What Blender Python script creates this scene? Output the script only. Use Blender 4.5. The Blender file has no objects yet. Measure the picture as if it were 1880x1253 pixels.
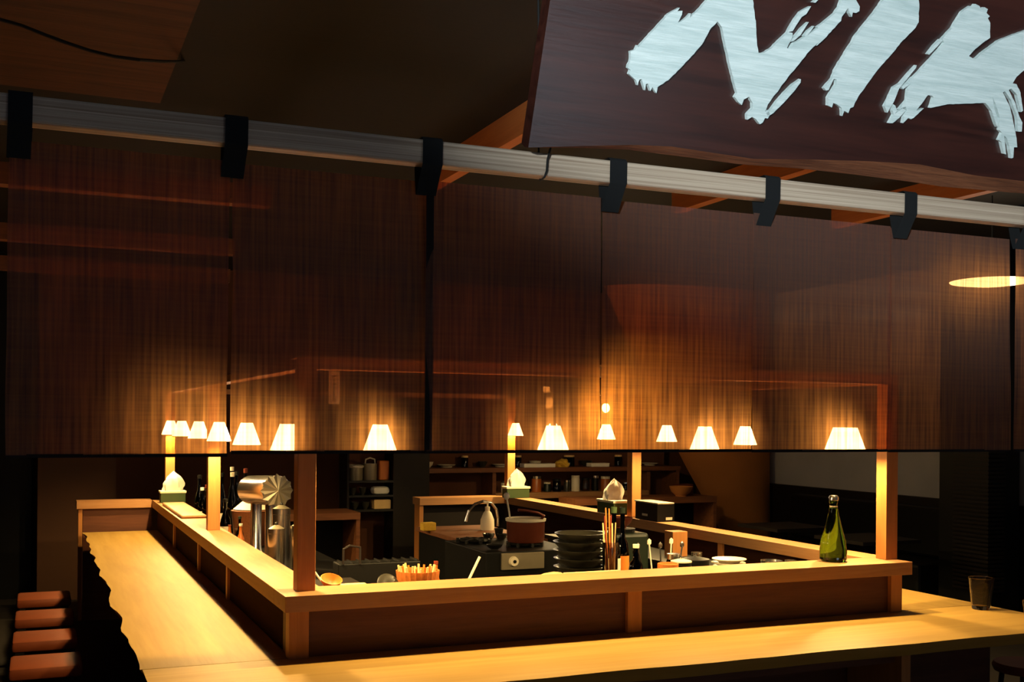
import bpy, bmesh, math, random
from mathutils import Vector, Matrix, noise
from mathutils.geometry import tessellate_polygon
random.seed(7)
PI = math.pi
COL = bpy.context.scene.collection
# ------------------------------------------------------------------ camera (1880 x 1253 frame)
FPX, EYE, CX, CY = 2022., 1.65, 940., 773.
TH, RHO = math.radians(23.28), math.radians(.473)
FW = Vector((math.sin(TH), math.cos(TH), 0)); RT = Vector((math.cos(TH), -math.sin(TH), 0)); UP = Vector((0, 0, 1))
R2 = RT*math.cos(RHO)+UP*math.sin(RHO); U2 = UP*math.cos(RHO)-RT*math.sin(RHO)
EYEV = Vector((0, 0, EYE))
cam = bpy.data.cameras.new('camera'); cam.sensor_width = 36; cam.lens = 36*FPX/1880
cam.shift_y = (CY-626.5)/1880; cam.clip_start = .05
co = bpy.data.objects.new('camera', cam); COL.objects.link(co)
M = Matrix((R2, U2, -FW)).transposed().to_4x4(); M.translation = EYEV; co.matrix_world = M
bpy.context.scene.camera = co
def ray(x, y): return FW+R2*((x-CX)/FPX)-U2*((y-CY)/FPX)
def at(x, y, Y): d = ray(x, y); return EYEV+d*(Y/d.y)          # measured point on the vertical plane at distance Y
def atX(x, y, X): d = ray(x, y); return EYEV+d*(X/d.x)
def mpp(x, Y): return Y/ray(x, CY).y/FPX                         # metres per measured pixel

# ------------------------------------------------------------------ materials
def lin(c): return tuple(((v/255)/12.92 if v/255 <= .04045 else ((v/255+.055)/1.055)**2.4) for v in c)+(1,)
def newmat(n):
    m = bpy.data.materials.new(n); m.use_nodes = True; nt = m.node_tree
    b = nt.nodes['Principled BSDF']; return m, nt, b
def N(nt, t, **k):
    n = nt.nodes.new(t)
    for a, v in k.items(): setattr(n, a, v)
    return n
def plain(n, c, rough=.6, metal=0, spec=.5, var=.15, scale=18, emit=None, est=0, trans=0, ior=1.45):
    m, nt, b = newmat(n)
    tc = N(nt, 'ShaderNodeTexCoord'); nz = N(nt, 'ShaderNodeTexNoise'); nz.inputs['Scale'].default_value = scale; nz.inputs['Detail'].default_value = 4
    nt.links.new(tc.outputs['Object'], nz.inputs['Vector'])
    mx = N(nt, 'ShaderNodeMix', data_type='RGBA')
    l = lin(c); mx.inputs[6].default_value = tuple(v*(1-var) for v in l[:3])+(1,); mx.inputs[7].default_value = tuple(min(1, v*(1+var)) for v in l[:3])+(1,)
    nt.links.new(nz.outputs['Fac'], mx.inputs[0]); nt.links.new(mx.outputs[2], b.inputs['Base Color'])
    b.inputs['Roughness'].default_value = rough; b.inputs['Metallic'].default_value = metal; b.inputs['Specular IOR Level'].default_value = spec
    b.inputs['Transmission Weight'].default_value = trans; b.inputs['IOR'].default_value = ior
    if emit: b.inputs['Emission Color'].default_value = tuple(emit)+(1,); b.inputs['Emission Strength'].default_value = est
    return m
def wood(n, c1, c2, axis='X', rough=.5, scale=1., spec=.35, along=.9, bump=.1):
    m, nt, b = newmat(n)
    tc = N(nt, 'ShaderNodeTexCoord'); mp = N(nt, 'ShaderNodeMapping')
    s = [14*scale]*3; s['XYZ'.index(axis)] = along*scale; mp.inputs['Scale'].default_value = s
    nt.links.new(tc.outputs['Object'], mp.inputs['Vector'])
    nz = N(nt, 'ShaderNodeTexNoise'); nz.inputs['Scale'].default_value = 1.6; nz.inputs['Detail'].default_value = 7; nz.inputs['Distortion'].default_value = 1.2
    nt.links.new(mp.outputs['Vector'], nz.inputs['Vector'])
    n2 = N(nt, 'ShaderNodeTexNoise'); n2.inputs['Scale'].default_value = 9; n2.inputs['Detail'].default_value = 3
    nt.links.new(mp.outputs['Vector'], n2.inputs['Vector'])
    ad = N(nt, 'ShaderNodeMath', operation='MULTIPLY_ADD'); ad.inputs[1].default_value = .35
    nt.links.new(n2.outputs['Fac'], ad.inputs[0]); nt.links.new(nz.outputs['Fac'], ad.inputs[2])
    rp = N(nt, 'ShaderNodeValToRGB'); rp.color_ramp.elements[0].position = .45; rp.color_ramp.elements[1].position = .85
    rp.color_ramp.elements[0].color = lin(c1); rp.color_ramp.elements[1].color = lin(c2)
    nt.links.new(ad.outputs[0], rp.inputs[0]); nt.links.new(rp.outputs[0], b.inputs['Base Color'])
    b.inputs['Roughness'].default_value = rough; b.inputs['Specular IOR Level'].default_value = spec
    bp = N(nt, 'ShaderNodeBump'); bp.inputs['Strength'].default_value = bump; bp.inputs['Distance'].default_value = .004
    nt.links.new(n2.outputs['Fac'], bp.inputs['Height']); nt.links.new(bp.outputs[0], b.inputs['Normal'])
    return m
def glass(n, c, rough=.05, ior=1.45):
    # tinted see-through glass: transparent body with a fresnel gloss
    m = bpy.data.materials.new(n); m.use_nodes = True; nt = m.node_tree; nt.nodes.remove(nt.nodes['Principled BSDF'])
    out = nt.nodes['Material Output']; tr = N(nt, 'ShaderNodeBsdfTransparent'); gl = N(nt, 'ShaderNodeBsdfGlossy'); fr = N(nt, 'ShaderNodeFresnel'); mx = N(nt, 'ShaderNodeMixShader')
    nz = N(nt, 'ShaderNodeTexNoise'); nz.inputs['Scale'].default_value = 9
    mc = N(nt, 'ShaderNodeMix', data_type='RGBA'); l = lin(c); mc.inputs[6].default_value = l; mc.inputs[7].default_value = tuple(min(1, v*1.25) for v in l[:3])+(1,)
    nt.links.new(nz.outputs['Fac'], mc.inputs[0]); nt.links.new(mc.outputs[2], tr.inputs[0])
    gl.inputs['Roughness'].default_value = rough; fr.inputs['IOR'].default_value = ior
    nt.links.new(fr.outputs[0], mx.inputs[0]); nt.links.new(tr.outputs[0], mx.inputs[1]); nt.links.new(gl.outputs[0], mx.inputs[2]); nt.links.new(mx.outputs[0], out.inputs[0])
    return m
def emitter(n, c, s):
    m = bpy.data.materials.new(n); m.use_nodes = True; nt = m.node_tree; nt.nodes.remove(nt.nodes['Principled BSDF'])
    e = N(nt, 'ShaderNodeEmission'); e.inputs[0].default_value = tuple(c)+(1,); e.inputs[1].default_value = s
    nt.links.new(e.outputs[0], nt.nodes['Material Output'].inputs[0]); return m
def cloth(n):
    # loose woven fabric: threads scatter, gaps let light straight through
    m = bpy.data.materials.new(n); m.use_nodes = True; nt = m.node_tree; nt.nodes.remove(nt.nodes['Principled BSDF']); L = nt.links
    tc = N(nt, 'ShaderNodeTexCoord')
    def nz(sc, det=2):
        mp = N(nt, 'ShaderNodeMapping'); mp.inputs['Scale'].default_value = sc; L.new(tc.outputs['Object'], mp.inputs['Vector'])
        t = N(nt, 'ShaderNodeTexNoise'); t.inputs['Scale'].default_value = 1; t.inputs['Detail'].default_value = det; L.new(mp.outputs[0], t.inputs['Vector']); return t.outputs['Fac']
    v = nz((120, 1, 4)); h = nz((3, 1, 130)); big = nz((5, 1, 4), 4)
    a0 = N(nt, 'ShaderNodeMath', operation='MULTIPLY'); L.new(h, a0.inputs[0]); a0.inputs[1].default_value = .22
    a = N(nt, 'ShaderNodeMath', operation='MULTIPLY_ADD'); L.new(v, a.inputs[0]); a.inputs[1].default_value = .78; L.new(a0.outputs[0], a.inputs[2])
    a2 = N(nt, 'ShaderNodeMath', operation='MULTIPLY_ADD'); L.new(big, a2.inputs[0]); a2.inputs[1].default_value = .25; L.new(a.outputs[0], a2.inputs[2])
    mr = N(nt, 'ShaderNodeMapRange'); L.new(a2.outputs[0], mr.inputs[0]); mr.inputs[1].default_value = .44; mr.inputs[2].default_value = .82
    ct = N(nt, 'ShaderNodeMix', data_type='RGBA'); L.new(mr.outputs[0], ct.inputs[0]); ct.inputs[6].default_value = CL_LO; ct.inputs[7].default_value = CL_HI
    tr = N(nt, 'ShaderNodeBsdfTransparent'); L.new(ct.outputs[2], tr.inputs[0])
    df = N(nt, 'ShaderNodeBsdfDiffuse'); df.inputs[0].default_value = lin((84, 60, 52))
    tl = N(nt, 'ShaderNodeBsdfTranslucent'); L.new(mr.outputs[0], N(nt, 'ShaderNodeMath').inputs[0])
    tm = N(nt, 'ShaderNodeMix', data_type='RGBA'); L.new(mr.outputs[0], tm.inputs[0]); tm.inputs[6].default_value = (.006, .0024, .0006, 1); tm.inputs[7].default_value = (.016, .006, .0014, 1)
    L.new(tm.outputs[2], tl.inputs[0])
    rf = N(nt, 'ShaderNodeBsdfRefraction'); rf.inputs['Roughness'].default_value = 1.0; rf.inputs['IOR'].default_value = 1.055; rf.inputs[0].default_value = CL_RF
    rm = N(nt, 'ShaderNodeMix', data_type='RGBA'); L.new(mr.outputs[0], rm.inputs[0]); rm.inputs[6].default_value = tuple(c*.35 for c in CL_RF[:3])+(1,); rm.inputs[7].default_value = tuple(c*1.6 for c in CL_RF[:3])+(1,)
    L.new(rm.outputs[2], rf.inputs[0])
    s1 = N(nt, 'ShaderNodeAddShader'); s2 = N(nt, 'ShaderNodeAddShader'); s3 = N(nt, 'ShaderNodeAddShader')
    L.new(tr.outputs[0], s1.inputs[0]); L.new(df.outputs[0], s1.inputs[1]); L.new(s1.outputs[0], s2.inputs[0]); L.new(tl.outputs[0], s2.inputs[1])
    L.new(s2.outputs[0], s3.inputs[0]); L.new(rf.outputs[0], s3.inputs[1]); L.new(s3.outputs[0], nt.nodes['Material Output'].inputs[0])
    return m
CL_LO = (.28, .13, .06, 1); CL_HI = (.66, .34, .16, 1); CL_RF = (.26, .105, .022, 1)
WARM = (1., .66, .24)
mt = {}
mt['slabX'] = wood('pale counter wood', (158, 124, 60), (174, 140, 74), 'X', .5, .5, spec=.2)
mt['slabY'] = wood('pale counter wood along', (158, 124, 60), (174, 140, 74), 'Y', .5, .5, spec=.2)
mt['ledgeX'] = wood('hinoki ledge', (160, 112, 70), (174, 128, 84), 'X', .5, 1.4)
mt['ledgeY'] = wood('hinoki ledge along', (160, 112, 70), (174, 128, 84), 'Y', .5, 1.4)
mt['post'] = wood('hinoki post', (166, 108, 56), (180, 120, 64), 'Z', .5, 1.4)
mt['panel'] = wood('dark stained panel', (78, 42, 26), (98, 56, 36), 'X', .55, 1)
mt['panelY_shaded'] = wood('shade darkened stained panel along', (40, 21, 13), (54, 29, 18), 'Y', .95, 1, spec=.05, bump=0)  # same stain as the front panels, darkened: side-run shade put into the colour
mt['pole'] = wood('planed pole', (150, 122, 100), (214, 190, 166), 'X', .6, 6., along=.06)
mt['sign'] = wood('dark walnut slab', (40, 18, 14), (70, 34, 26), 'X', .32, .8, spec=.8)
mt['bark'] = wood('bark edge', (84, 46, 28), (128, 76, 48), 'X', .8, 2.2, bump=.5)
mt['white'] = wood('white relief paint', (200, 216, 214), (234, 244, 242), 'X', .75, 2.2, bump=.6)
mt['joist'] = wood('joist wood', (176, 100, 48), (196, 118, 60), 'Y', .6)
mt['beam'] = wood('ceiling beam wood', (104, 62, 36), (130, 80, 48), 'X', .6)
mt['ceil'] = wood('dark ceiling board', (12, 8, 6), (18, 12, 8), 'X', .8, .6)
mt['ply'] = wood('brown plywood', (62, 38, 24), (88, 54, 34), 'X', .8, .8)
mt['floor'] = plain('dark floor', (40, 34, 30), .7)
mt['pave'] = plain('pale paving', (170, 168, 164), .8, scale=6)
mt['brown'] = plain('brown plaster', (92, 62, 44), .9, scale=3)
mt['back'] = plain('brown back wall', (92, 54, 32), .9, scale=3)
mt['grey'] = plain('grey plaster', (168, 168, 172), .9, scale=3)
mt['black'] = plain('black paint', (10, 10, 10), .5, spec=.25)
mt['dark'] = plain('dark stained wood', (24, 17, 14), .6, spec=.3)
mt['strap'] = plain('black strap cloth', (18, 18, 19), .95, scale=120)
mt['hem'] = plain('dark hem', (28, 18, 16), .95)
mt['cord'] = plain('black cord', (20, 19, 18), .8)
mt['steel'] = plain('polished steel', (200, 196, 186), .22, 1, var=.05)
mt['brushed'] = plain('brushed steel', (150, 140, 118), .4, .5, var=.1)
mt['dsteel'] = plain('dull steel worktop', (22, 21, 20), .45, .2)
mt['copper'] = plain('reddish copper', (112, 54, 36), .4, .6)
mt['cream'] = plain('cream enamel', (232, 222, 196), .5, var=.05)
mt['paper'] = plain('white tissue', (240, 236, 222), .9, var=.05)
mt['green'] = plain('dark green card', (50, 70, 34), .6)
mt['dgreen'] = plain('dark green can', (18, 30, 18), .4)
mt['orange'] = plain('orange glaze', (214, 120, 40), .5)
mt['wicker'] = plain('wicker', (190, 108, 42), .7, var=.4, scale=90)
mt['wickerd'] = plain('dark wicker', (112, 62, 28), .7, var=.4, scale=90)
mt['stick'] = plain('bamboo stick', (224, 190, 130), .7)
mt['leather'] = plain('tan leather', (124, 58, 26), .55)
mt['yellow'] = plain('yellow sponge', (222, 178, 60), .9, var=.2, scale=90)
mt['label'] = plain('paper label', (226, 216, 190), .8)
mt['amber'] = plain('amber sauce', (170, 92, 34), .3)
mt['red'] = plain('red brown lacquer', (120, 50, 34), .4)
mt['ceramic'] = plain('grey green glaze', (48, 46, 38), .28)
mt['plate'] = plain('pale plate', (214, 202, 178), .4)
mt['clay'] = plain('warm plaster', (176, 112, 52), .9, scale=4)
mt['gglass'] = glass('green bottle glass', (150, 172, 70))
mt['grglass'] = plain('thick green glass', (84, 126, 30), .03, trans=1, ior=1.35, var=.1)
mt['clglass'] = plain('thick clear glass', (236, 226, 214), .02, trans=1, ior=1.3, var=.02)
mt['bglass'] = glass('dark bottle glass', (40, 44, 30))
mt['cglass'] = glass('clear glass', (214, 206, 196))
mt['shade'] = emitter('lit lamp shade', (1, .8, .56), 14.)
mt['bulb'] = emitter('lit bulb', (1, .75, .42), 30.)
mt['disc'] = emitter('lit paper disc', (1., .8, .55), 5.)
mt['cloth'] = cloth('loose brown weave')

# ------------------------------------------------------------------ geometry helpers
class MB:
    def __init__(s): s.b = bmesh.new()
    def box(s, x0, x1, y0, y1, z0, z1, bev=0, rot=None):
        r = bmesh.ops.create_cube(s.b, size=1)['verts']
        bmesh.ops.scale(s.b, vec=(abs(x1-x0), abs(y1-y0), abs(z1-z0)), verts=r)
        if bev:
            es = list({e for v in r for e in v.link_edges})
            o = bmesh.ops.bevel(s.b, geom=es, offset=bev, segments=2, profile=.5, affect='EDGES'); r = list({v for f in o['faces'] for v in f.verts} | {v for v in r if v.is_valid})
        if rot: bmesh.ops.rotate(s.b, verts=r, cent=(0, 0, 0), matrix=rot)
        bmesh.ops.translate(s.b, verts=r, vec=((x0+x1)/2, (y0+y1)/2, (z0+z1)/2)); return s
    def lathe(s, prof, c=(0, 0, 0), seg=20, mat=None, pleat=0):
        c = Vector(c); rings = []
        for r, z in prof:
            ring = []
            for i in range(seg):
                a = 2*PI*i/seg; rr = max(r, 1e-4)*(1+(pleat if i % 2 else -pleat))
                p = Vector((rr*math.cos(a), rr*math.sin(a), z))
                if mat: p = mat @ p
                ring.append(s.b.verts.new(c+p))
            rings.append(ring)
        for a, b in zip(rings, rings[1:]):
            for i in range(seg): s.b.faces.new((a[i], a[(i+1) % seg], b[(i+1) % seg], b[i]))
        return s
    def tube(s, pts, r, seg=8, caps=True):
        pts = [Vector(p) for p in pts]; rings = []
        rs = r if isinstance(r, (list, tuple)) else [r]*len(pts)
        for i, p in enumerate(pts):
            d = (pts[min(i+1, len(pts)-1)]-pts[max(i-1, 0)]).normalized()
            u = d.orthogonal().normalized() if i == 0 else (u-d*u.dot(d)).normalized()
            w = d.cross(u)
            rings.append([s.b.verts.new(p+(u*math.cos(2*PI*k/seg)+w*math.sin(2*PI*k/seg))*rs[i]) for k in range(seg)])
        for a, b in zip(rings, rings[1:]):
            for i in range(seg): s.b.faces.new((a[i], a[(i+1) % seg], b[(i+1) % seg], b[i]))
        if caps: s.b.faces.new(rings[0][::-1]); s.b.faces.new(rings[-1])
        return s
    def prism(s, pts, vec, mi=0):
        """closed outline (list of Vectors) extruded by vec; outline may be concave"""
        vec = Vector(vec); a = [s.b.verts.new(p) for p in pts]; b = [s.b.verts.new(Vector(p)+vec) for p in pts]
        for t in tessellate_polygon([[Vector(p) for p in pts]]):
            for L in (a, b):
                try: s.b.faces.new([L[i] for i in t])
                except ValueError: pass
        n = len(pts)
        for i in range(n):
            try: s.b.faces.new((a[i], a[(i+1) % n], b[(i+1) % n], b[i]))
            except ValueError: pass
        return s
    def ico(s, c, r, sub=2, sc=(1, 1, 1)):
        v = bmesh.ops.create_icosphere(s.b, subdivisions=sub, radius=r)['verts']
        bmesh.ops.scale(s.b, vec=sc, verts=v); bmesh.ops.translate(s.b, vec=c, verts=v); return s
    def build(s, name, m, parent=None, smooth=False, world=False):
        bmesh.ops.remove_doubles(s.b, verts=s.b.verts, dist=1e-6)
        bmesh.ops.recalc_face_normals(s.b, faces=s.b.faces)
        if world and parent: bmesh.ops.translate(s.b, verts=s.b.verts, vec=-root_loc(parent))
        me = bpy.data.meshes.new(name); s.b.to_mesh(me); s.b.free()
        me.materials.append(mt[m] if isinstance(m, str) else m)
        if smooth:
            for p in me.polygons: p.use_smooth = True
            try: me.set_sharp_from_angle(angle=.7)
            except Exception: pass
        o = bpy.data.objects.new(name, me); COL.objects.link(o)
        if parent: o.parent = parent
        return o
def root_loc(o):
    v = Vector(o.location)
    while o.parent: o = o.parent; v += Vector(o.location)
    return v
def tag(o, label, cat, group=None, kind=None):
    o['label'] = label; o['category'] = cat
    if group: o['group'] = group
    if kind: o['kind'] = kind
    return o
def thing(name, label, cat, loc=(0, 0, 0), rz=0, group=None):
    o = bpy.data.objects.new(name, None); o.empty_display_size = .05; COL.objects.link(o); o.location = loc; o.rotation_euler = (0, 0, rz)
    return tag(o, label, cat, group)
def single(o, loc, label, cat, group=None, rz=0): o.location = loc; o.rotation_euler = (0, 0, rz); return tag(o, label, cat, group)
def struct(o): o['kind'] = 'structure'; return o
def dup(root, loc, label, group=None, rz=None, scale=None):
    r = root.copy(); COL.objects.link(r); r.location = loc; r['label'] = label
    if group: r['group'] = group
    if rz is not None: r.rotation_euler = (0, 0, rz)
    if scale: r.scale = (scale,)*3
    for ch in list(root.children):
        c = ch.copy(); COL.objects.link(c); c.parent = r
        for g in ch.children:
            d = g.copy(); COL.objects.link(d); d.parent = c
    return r
def bx(name, m, parent, *a, **k): bev = k.pop('bev', 0); return MB().box(*a, bev=bev).build(name, m, parent, **k)

# ------------------------------------------------------------------ the setting
struct(bx('floor', 'floor', None, -3, 8, 2.7, 11.2, -.1, 0))
struct(bx('floor_outside', 'pave', None, -6, 12, -12, 2.699, -.1, 0))
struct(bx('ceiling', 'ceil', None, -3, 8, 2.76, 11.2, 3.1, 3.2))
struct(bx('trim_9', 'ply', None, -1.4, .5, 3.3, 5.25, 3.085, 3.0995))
struct(bx('wall_back', 'back', None, -2.4, 7.9, 11., 11.2, 0, 3.1))
struct(bx('wall_right', 'grey', None, 7.6, 7.8, 2.8, 11., 0, 3.1))
struct(bx('wall_left', 'brown', None, -2.4, -2.2, 2.8, 11., 0, 3.1))
struct(bx('door_1', 'black', None, -2.19, -.045, 10.93, 10.999, 0, 3.08))
struct(bx('trim_1', 'dark', None, 7.53, 7.598, 2.9, 10.9, 0, .97))            # wainscot on the right wall
struct(bx('wall_partition', 'brown', None, .0, .66, 10.7, 10.8, 0, 3.1))
for i, (X, z) in enumerate([(2.05, 3.0), (3.66, 3.0), (4.9, 3.0)]):
    w = .06 if i == 0 else .07
    struct(bx('trim_%d' % (i+2), 'joist', None, X-w/2, X+w/2, 4.0, 5.93, 2.96, 3.1 if i == 0 else 3.12))
for i, (Y, xr) in enumerate([(5.47, 1.05), (7.18, 1.15), (8.65, 1.35)]):
    struct(bx('trim_%d' % (i+5), 'beam', None, -2.2, xr, Y, Y+.09, 2.70, 2.80))

# ------------------------------------------------------------------ counter slabs
ZC, ZL = .72, .97
def wavy(a, b, n, amp, seed): return [(a+(b-a)*i/n, amp*noise.noise((seed, 3.1*(a+(b-a)*i/n), 0))+.22*amp*noise.noise((seed, 8*(a+(b-a)*i/n), 2))) for i in range(n+1)]
def counter(pts, m, label, loc):
    t = thing('bar_counter', label, 'counter', loc)
    m_ = MB(); pp = [Vector((x, y, ZC)) for x, y in pts]; m_.prism(pp, (0, 0, -.06))
    for v in m_.b.verts:
        if v.co.z < ZC-.03:
            if v.co.y < 3.9: v.co.y += .05
            if v.co.x < .6: v.co.x += .045
    m_.build('worktop', m, t, world=True); return t
t = wavy(4.27, 9.52, 60, .028, 1.3)
t = counter([(.348+d, y) for y, d in t]+[(.93, 9.52), (.93, 4.27)], 'slabY', 'long pale wooden counter with wavy edge, left run beside the stools', (.65, 7, 0))
bx('base_panel', 'panelY_shaded', t, .72, .76, 4.3, 9.5, 0, ZC-.0605, world=True)
t = wavy(.36, 4.49, 50, .016, 5.2)
t = counter([(x, 3.61+d) for x, d in t]+[(4.49, 4.265), (.36, 4.265)], 'slabX', 'pale wooden counter along the front of the island, nearest the viewer', (2.4, 3.95, 0))
bx('base_panel', 'panel', t, .95, 4.37, 4.1, 4.14, 0, ZC-.0605, world=True)
bx('support_leg', 'post', t, 3.47, 3.52, 3.74, 4.09, 0, ZC-.0605, world=True)
bx('support_leg', 'panel', t, .62, .67, 3.74, 4.09, 0, ZC-.0605, world=True)
bx('crossbar', 'panel', t, .671, 3.469, 3.78, 3.82, .6, ZC-.0605, world=True)
t = counter([(3.95, 4.27), (4.49, 4.27), (4.49, 9.05), (3.95, 9.05)], 'slabY', 'pale wooden counter on the right run, beyond the drinking glass', (4.2, 7, 0))
bx('base_panel', 'panelY_shaded', t, 4.34, 4.38, 4.3, 9.0, 0, ZC-.0605, world=True)

# ------------------------------------------------------------------ raised ledges around the kitchen
def ledge(label, loc, board, panel, stiles, mb, mp):
    t = thing('counter_ledge', label, 'counter ledge', loc)
    bx('ledge_board', mb, t, *board, ZL-.063, ZL, world=True, bev=.002)
    bx('panel', mp, t, *panel, ZC+.001 if loc[2] else 0, ZL-.0635, world=True)
    for s in stiles: bx('stile', 'post', t, *s, ZC+.001, ZL-.0635, world=True)
    return t
ledge('pale wooden ledge over dark panels along the front of the island', (2.4, 4.3, ZC), (.872, 3.965, 4.205, 4.425), (.905, 3.93, 4.262, 4.40),
      [(.895, .972, 4.238, 4.30), (2.385, 2.455, 4.238, 4.2615), (3.862, 3.93, 4.238, 4.2615)], 'ledgeX', 'panel')
st = [(.897, .93, y, y+.035) for y in (8.17, 6.85, 5.75)]
ledge('pale wooden ledge over dark panels along the left run of the island', (.97, 7, ZC), (.872, 1.055, 4.4255, 9.55), (.91, 1.03, 4.43, 9.5), [(.895, .9095, y, y+.045) for y in (8.17, 6.86, 5.75)], 'ledgeY', 'panelY_shaded')
ledge('pale wooden ledge along the right run of the island, tissue boxes on it', (3.93, 7, ZC), (3.85, 4.0, 4.4255, 9.1), (3.88, 3.97, 4.43, 9.1), [(3.865, 3.8795, y, y+.05) for y in (5.7, 7.0)], 'ledgeY', 'panelY_shaded')
t = thing('counter_ledge', 'short pale ledge end closing off the left counter top at the back', 'counter ledge', (.6, 9.55, 0))
bx('ledge_board', 'ledgeX', t, .29, .871, 9.545, 9.72, ZL-.063, ZL, world=True, bev=.002)
bx('panel', 'panel', t, .34, .871, 9.58, 9.66, 0, ZL-.0635, world=True)
bx('stile', 'post', t, .305, .335, 9.565, 9.66, 0, ZL-.0635, world=True)
t = thing('counter_ledge', 'short pale ledge behind the sink, joining the back right corner', 'counter ledge', (3.4, 9.2, 0))
bx('ledge_board', 'ledgeX', t, 3.05, 4.0, 9.1005, 9.3, ZL-.063, ZL, world=True, bev=.002)
bx('panel', 'dark', t, 3.1, 4.0, 9.2, 9.26, 0, ZL-.0635, world=True)
bx('stile', 'post', t, 3.055, 3.09, 9.12, 9.26, 0, ZL-.0635, world=True)

# ------------------------------------------------------------------ post frame over the island
fr = thing('post_frame', 'pale wooden post and beam frame standing on the island ledges', 'frame', (2.4, 6.9, ZL))
ps = .073; ZB = 1.847
for X, Y in [(.94, 4.31), (.948, 6.85), (.95, 9.30), (3.892, 4.31), (3.892, 6.87), (3.885, 9.12)]:
    bx('post', 'post', fr, X, X+ps, Y, Y+ps, ZL+.0005, ZB-.0005, world=True, bev=.002)
def beam(m, *a): bx('beam', m, fr, *a, ZB, ZB+.04, world=True, bev=.002)
beam('ledgeX', .94, 3.965, 4.31, 4.383); beam('ledgeY', .94, 1.013, 4.384, 9.38); beam('ledgeY', 3.892, 3.965, 4.384, 9.2)
beam('ledgeX', 1.014, 3.891, 9.12, 9.193)
bx('beam_cap', 'ledgeX', fr, .92, 3.985, 4.285, 4.40, ZB+.0405, ZB+.052, world=True)

# ------------------------------------------------------------------ pendant lamps
def make_lamp(label, group):
    t = thing('pendant_lamp', label, 'lamp', (0, 0, 0), 0, group)
    MB().lathe([(.069, 0), (.0695, .003), (.03, .113), (.028, .113)], seg=44, pleat=.012).build('lamp_shade', 'shade', t)
    hd = MB().lathe([(.012, .112), (.012, .15), (.004, .165)], seg=12).lathe([(.029, .110), (.0, .113)], seg=12).build('lamp_holder', 'hem', t)
    MB().tube([(0, 0, .16), (0, 0, ZB-1.5175)], .0025, 6).build('lamp_cord', 'cord', t)
    MB().ico((0, 0, .066), .014, 2).build('bulb', 'bulb', hd)
    MB().tube([(.0705*math.cos(2*PI*k/36), .0705*math.sin(2*PI*k/36), .0) for k in range(37)], .0016, 6).build('rim', 'stick', t)
    return t
GF, GL, GR = 'pendant lamps under the front beam', 'pendant lamps under the left beam', 'pendant lamps under the right beam'
ordn = ['nearest', 'second', 'third', 'fourth', 'fifth', 'farthest']
spots = []
for i, X in enumerate((1.284, 2.067, 2.846, 3.627)):
    spots.append(((X, 4.347, 1.517), 'lit cream cone pendant lamp, %s of four from the left under the front beam' % ['first', 'second', 'third', 'last'][i], GF))
for i, Y in enumerate((4.70, 5.69, 6.62, 7.51, 8.45, 9.2)):
    spots.append(((.977, Y, 1.515), 'lit cream cone pendant lamp under the left beam, %s in its receding row' % ordn[i], GL))
for i, Y in enumerate((4.615, 5.563, 6.468, 7.336, 8.27, 9.05)):
    spots.append(((3.93, Y, 1.515), 'lit cream cone pendant lamp under the right beam, %s in its receding row' % ordn[i], GR))
lamp0 = None
LAMP_W = 54.0
for loc, lab, g in spots:
    if lamp0 is None: lamp0 = make_lamp(lab, g); lamp0.location = loc
    else: dup(lamp0, loc, lab, g)
    ld = bpy.data.lights.new('lamp_light', 'POINT'); ld.energy = LAMP_W; ld.color = WARM; ld.shadow_soft_size = .018
    lo = bpy.data.objects.new('lamp_light', ld); COL.objects.link(lo); lo.location = (loc[0], loc[1], loc[2]+.03)
t = thing('pendant_bulb', 'small bare glowing bulb hanging behind the gap in the curtain', 'lamp', (4.6, 8.6, 1.73))
MB().ico((0, 0, .04), .035, 2, (1, 1, 1.25)).build('bulb', 'bulb', t); MB().tube([(0, 0, .08), (0, 0, 1.37)], .003, 6).build('lamp_cord', 'cord', t); MB().lathe([(.016, .075), (.016, .11), (.003, .115)], seg=10).build('lamp_holder', 'black', t)
t = thing('disc_lamp', 'wide flat glowing disc lamp hanging by the right wall, behind the curtain', 'lamp', (5.53, 5.2, 2.55))
MB().lathe([(0, -.02), (.12, -.018), (.245, 0), (.25, .006), (.12, .02), (0, .024)], seg=40).build('lamp_shade', 'disc', t, True); MB().tube([(0, 0, .022), (0, 0, .55)], .004, 6).build('lamp_cord', 'cord', t)

# ------------------------------------------------------------------ curtain pole, hanging cords and noren panels
YN = 2.70
pole = MB().box(-.4, 3.5, YN-.022, YN+.03, -.031, .031, bev=.006).build('curtain_pole', 'pole')
single(pole, (0, 0, 2.336), 'planed pale wooden curtain pole threaded through the black straps', 'pole'); pole.rotation_euler = (0, -.0022, 0)
def fabric(x0, x1, z0, z1, seed):
    b = bmesh.new(); nx, nz = 24, 36; g = []
    for j in range(nz+1):
        row = []
        for i in range(nx+1):
            u, v = i/nx, j/nz; k = 1-v
            x = x0+(x1-x0)*u; y = .006*math.sin(9*u+seed)*k+.012*noise.noise((x*2.2, v*1.2, seed))*k
            z = z0+(z1-z0)*v
            edge = .005*noise.noise((v*2.5, seed, 7))*(1 if u > .99 or u < .01 else 0)
            row.append(b.verts.new((x+edge, y, z)))
        g.append(row)
    for j in range(nz):
        for i in range(nx): b.faces.new((g[j][i], g[j][i+1], g[j+1][i+1], g[j+1][i]))
    return b
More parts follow.
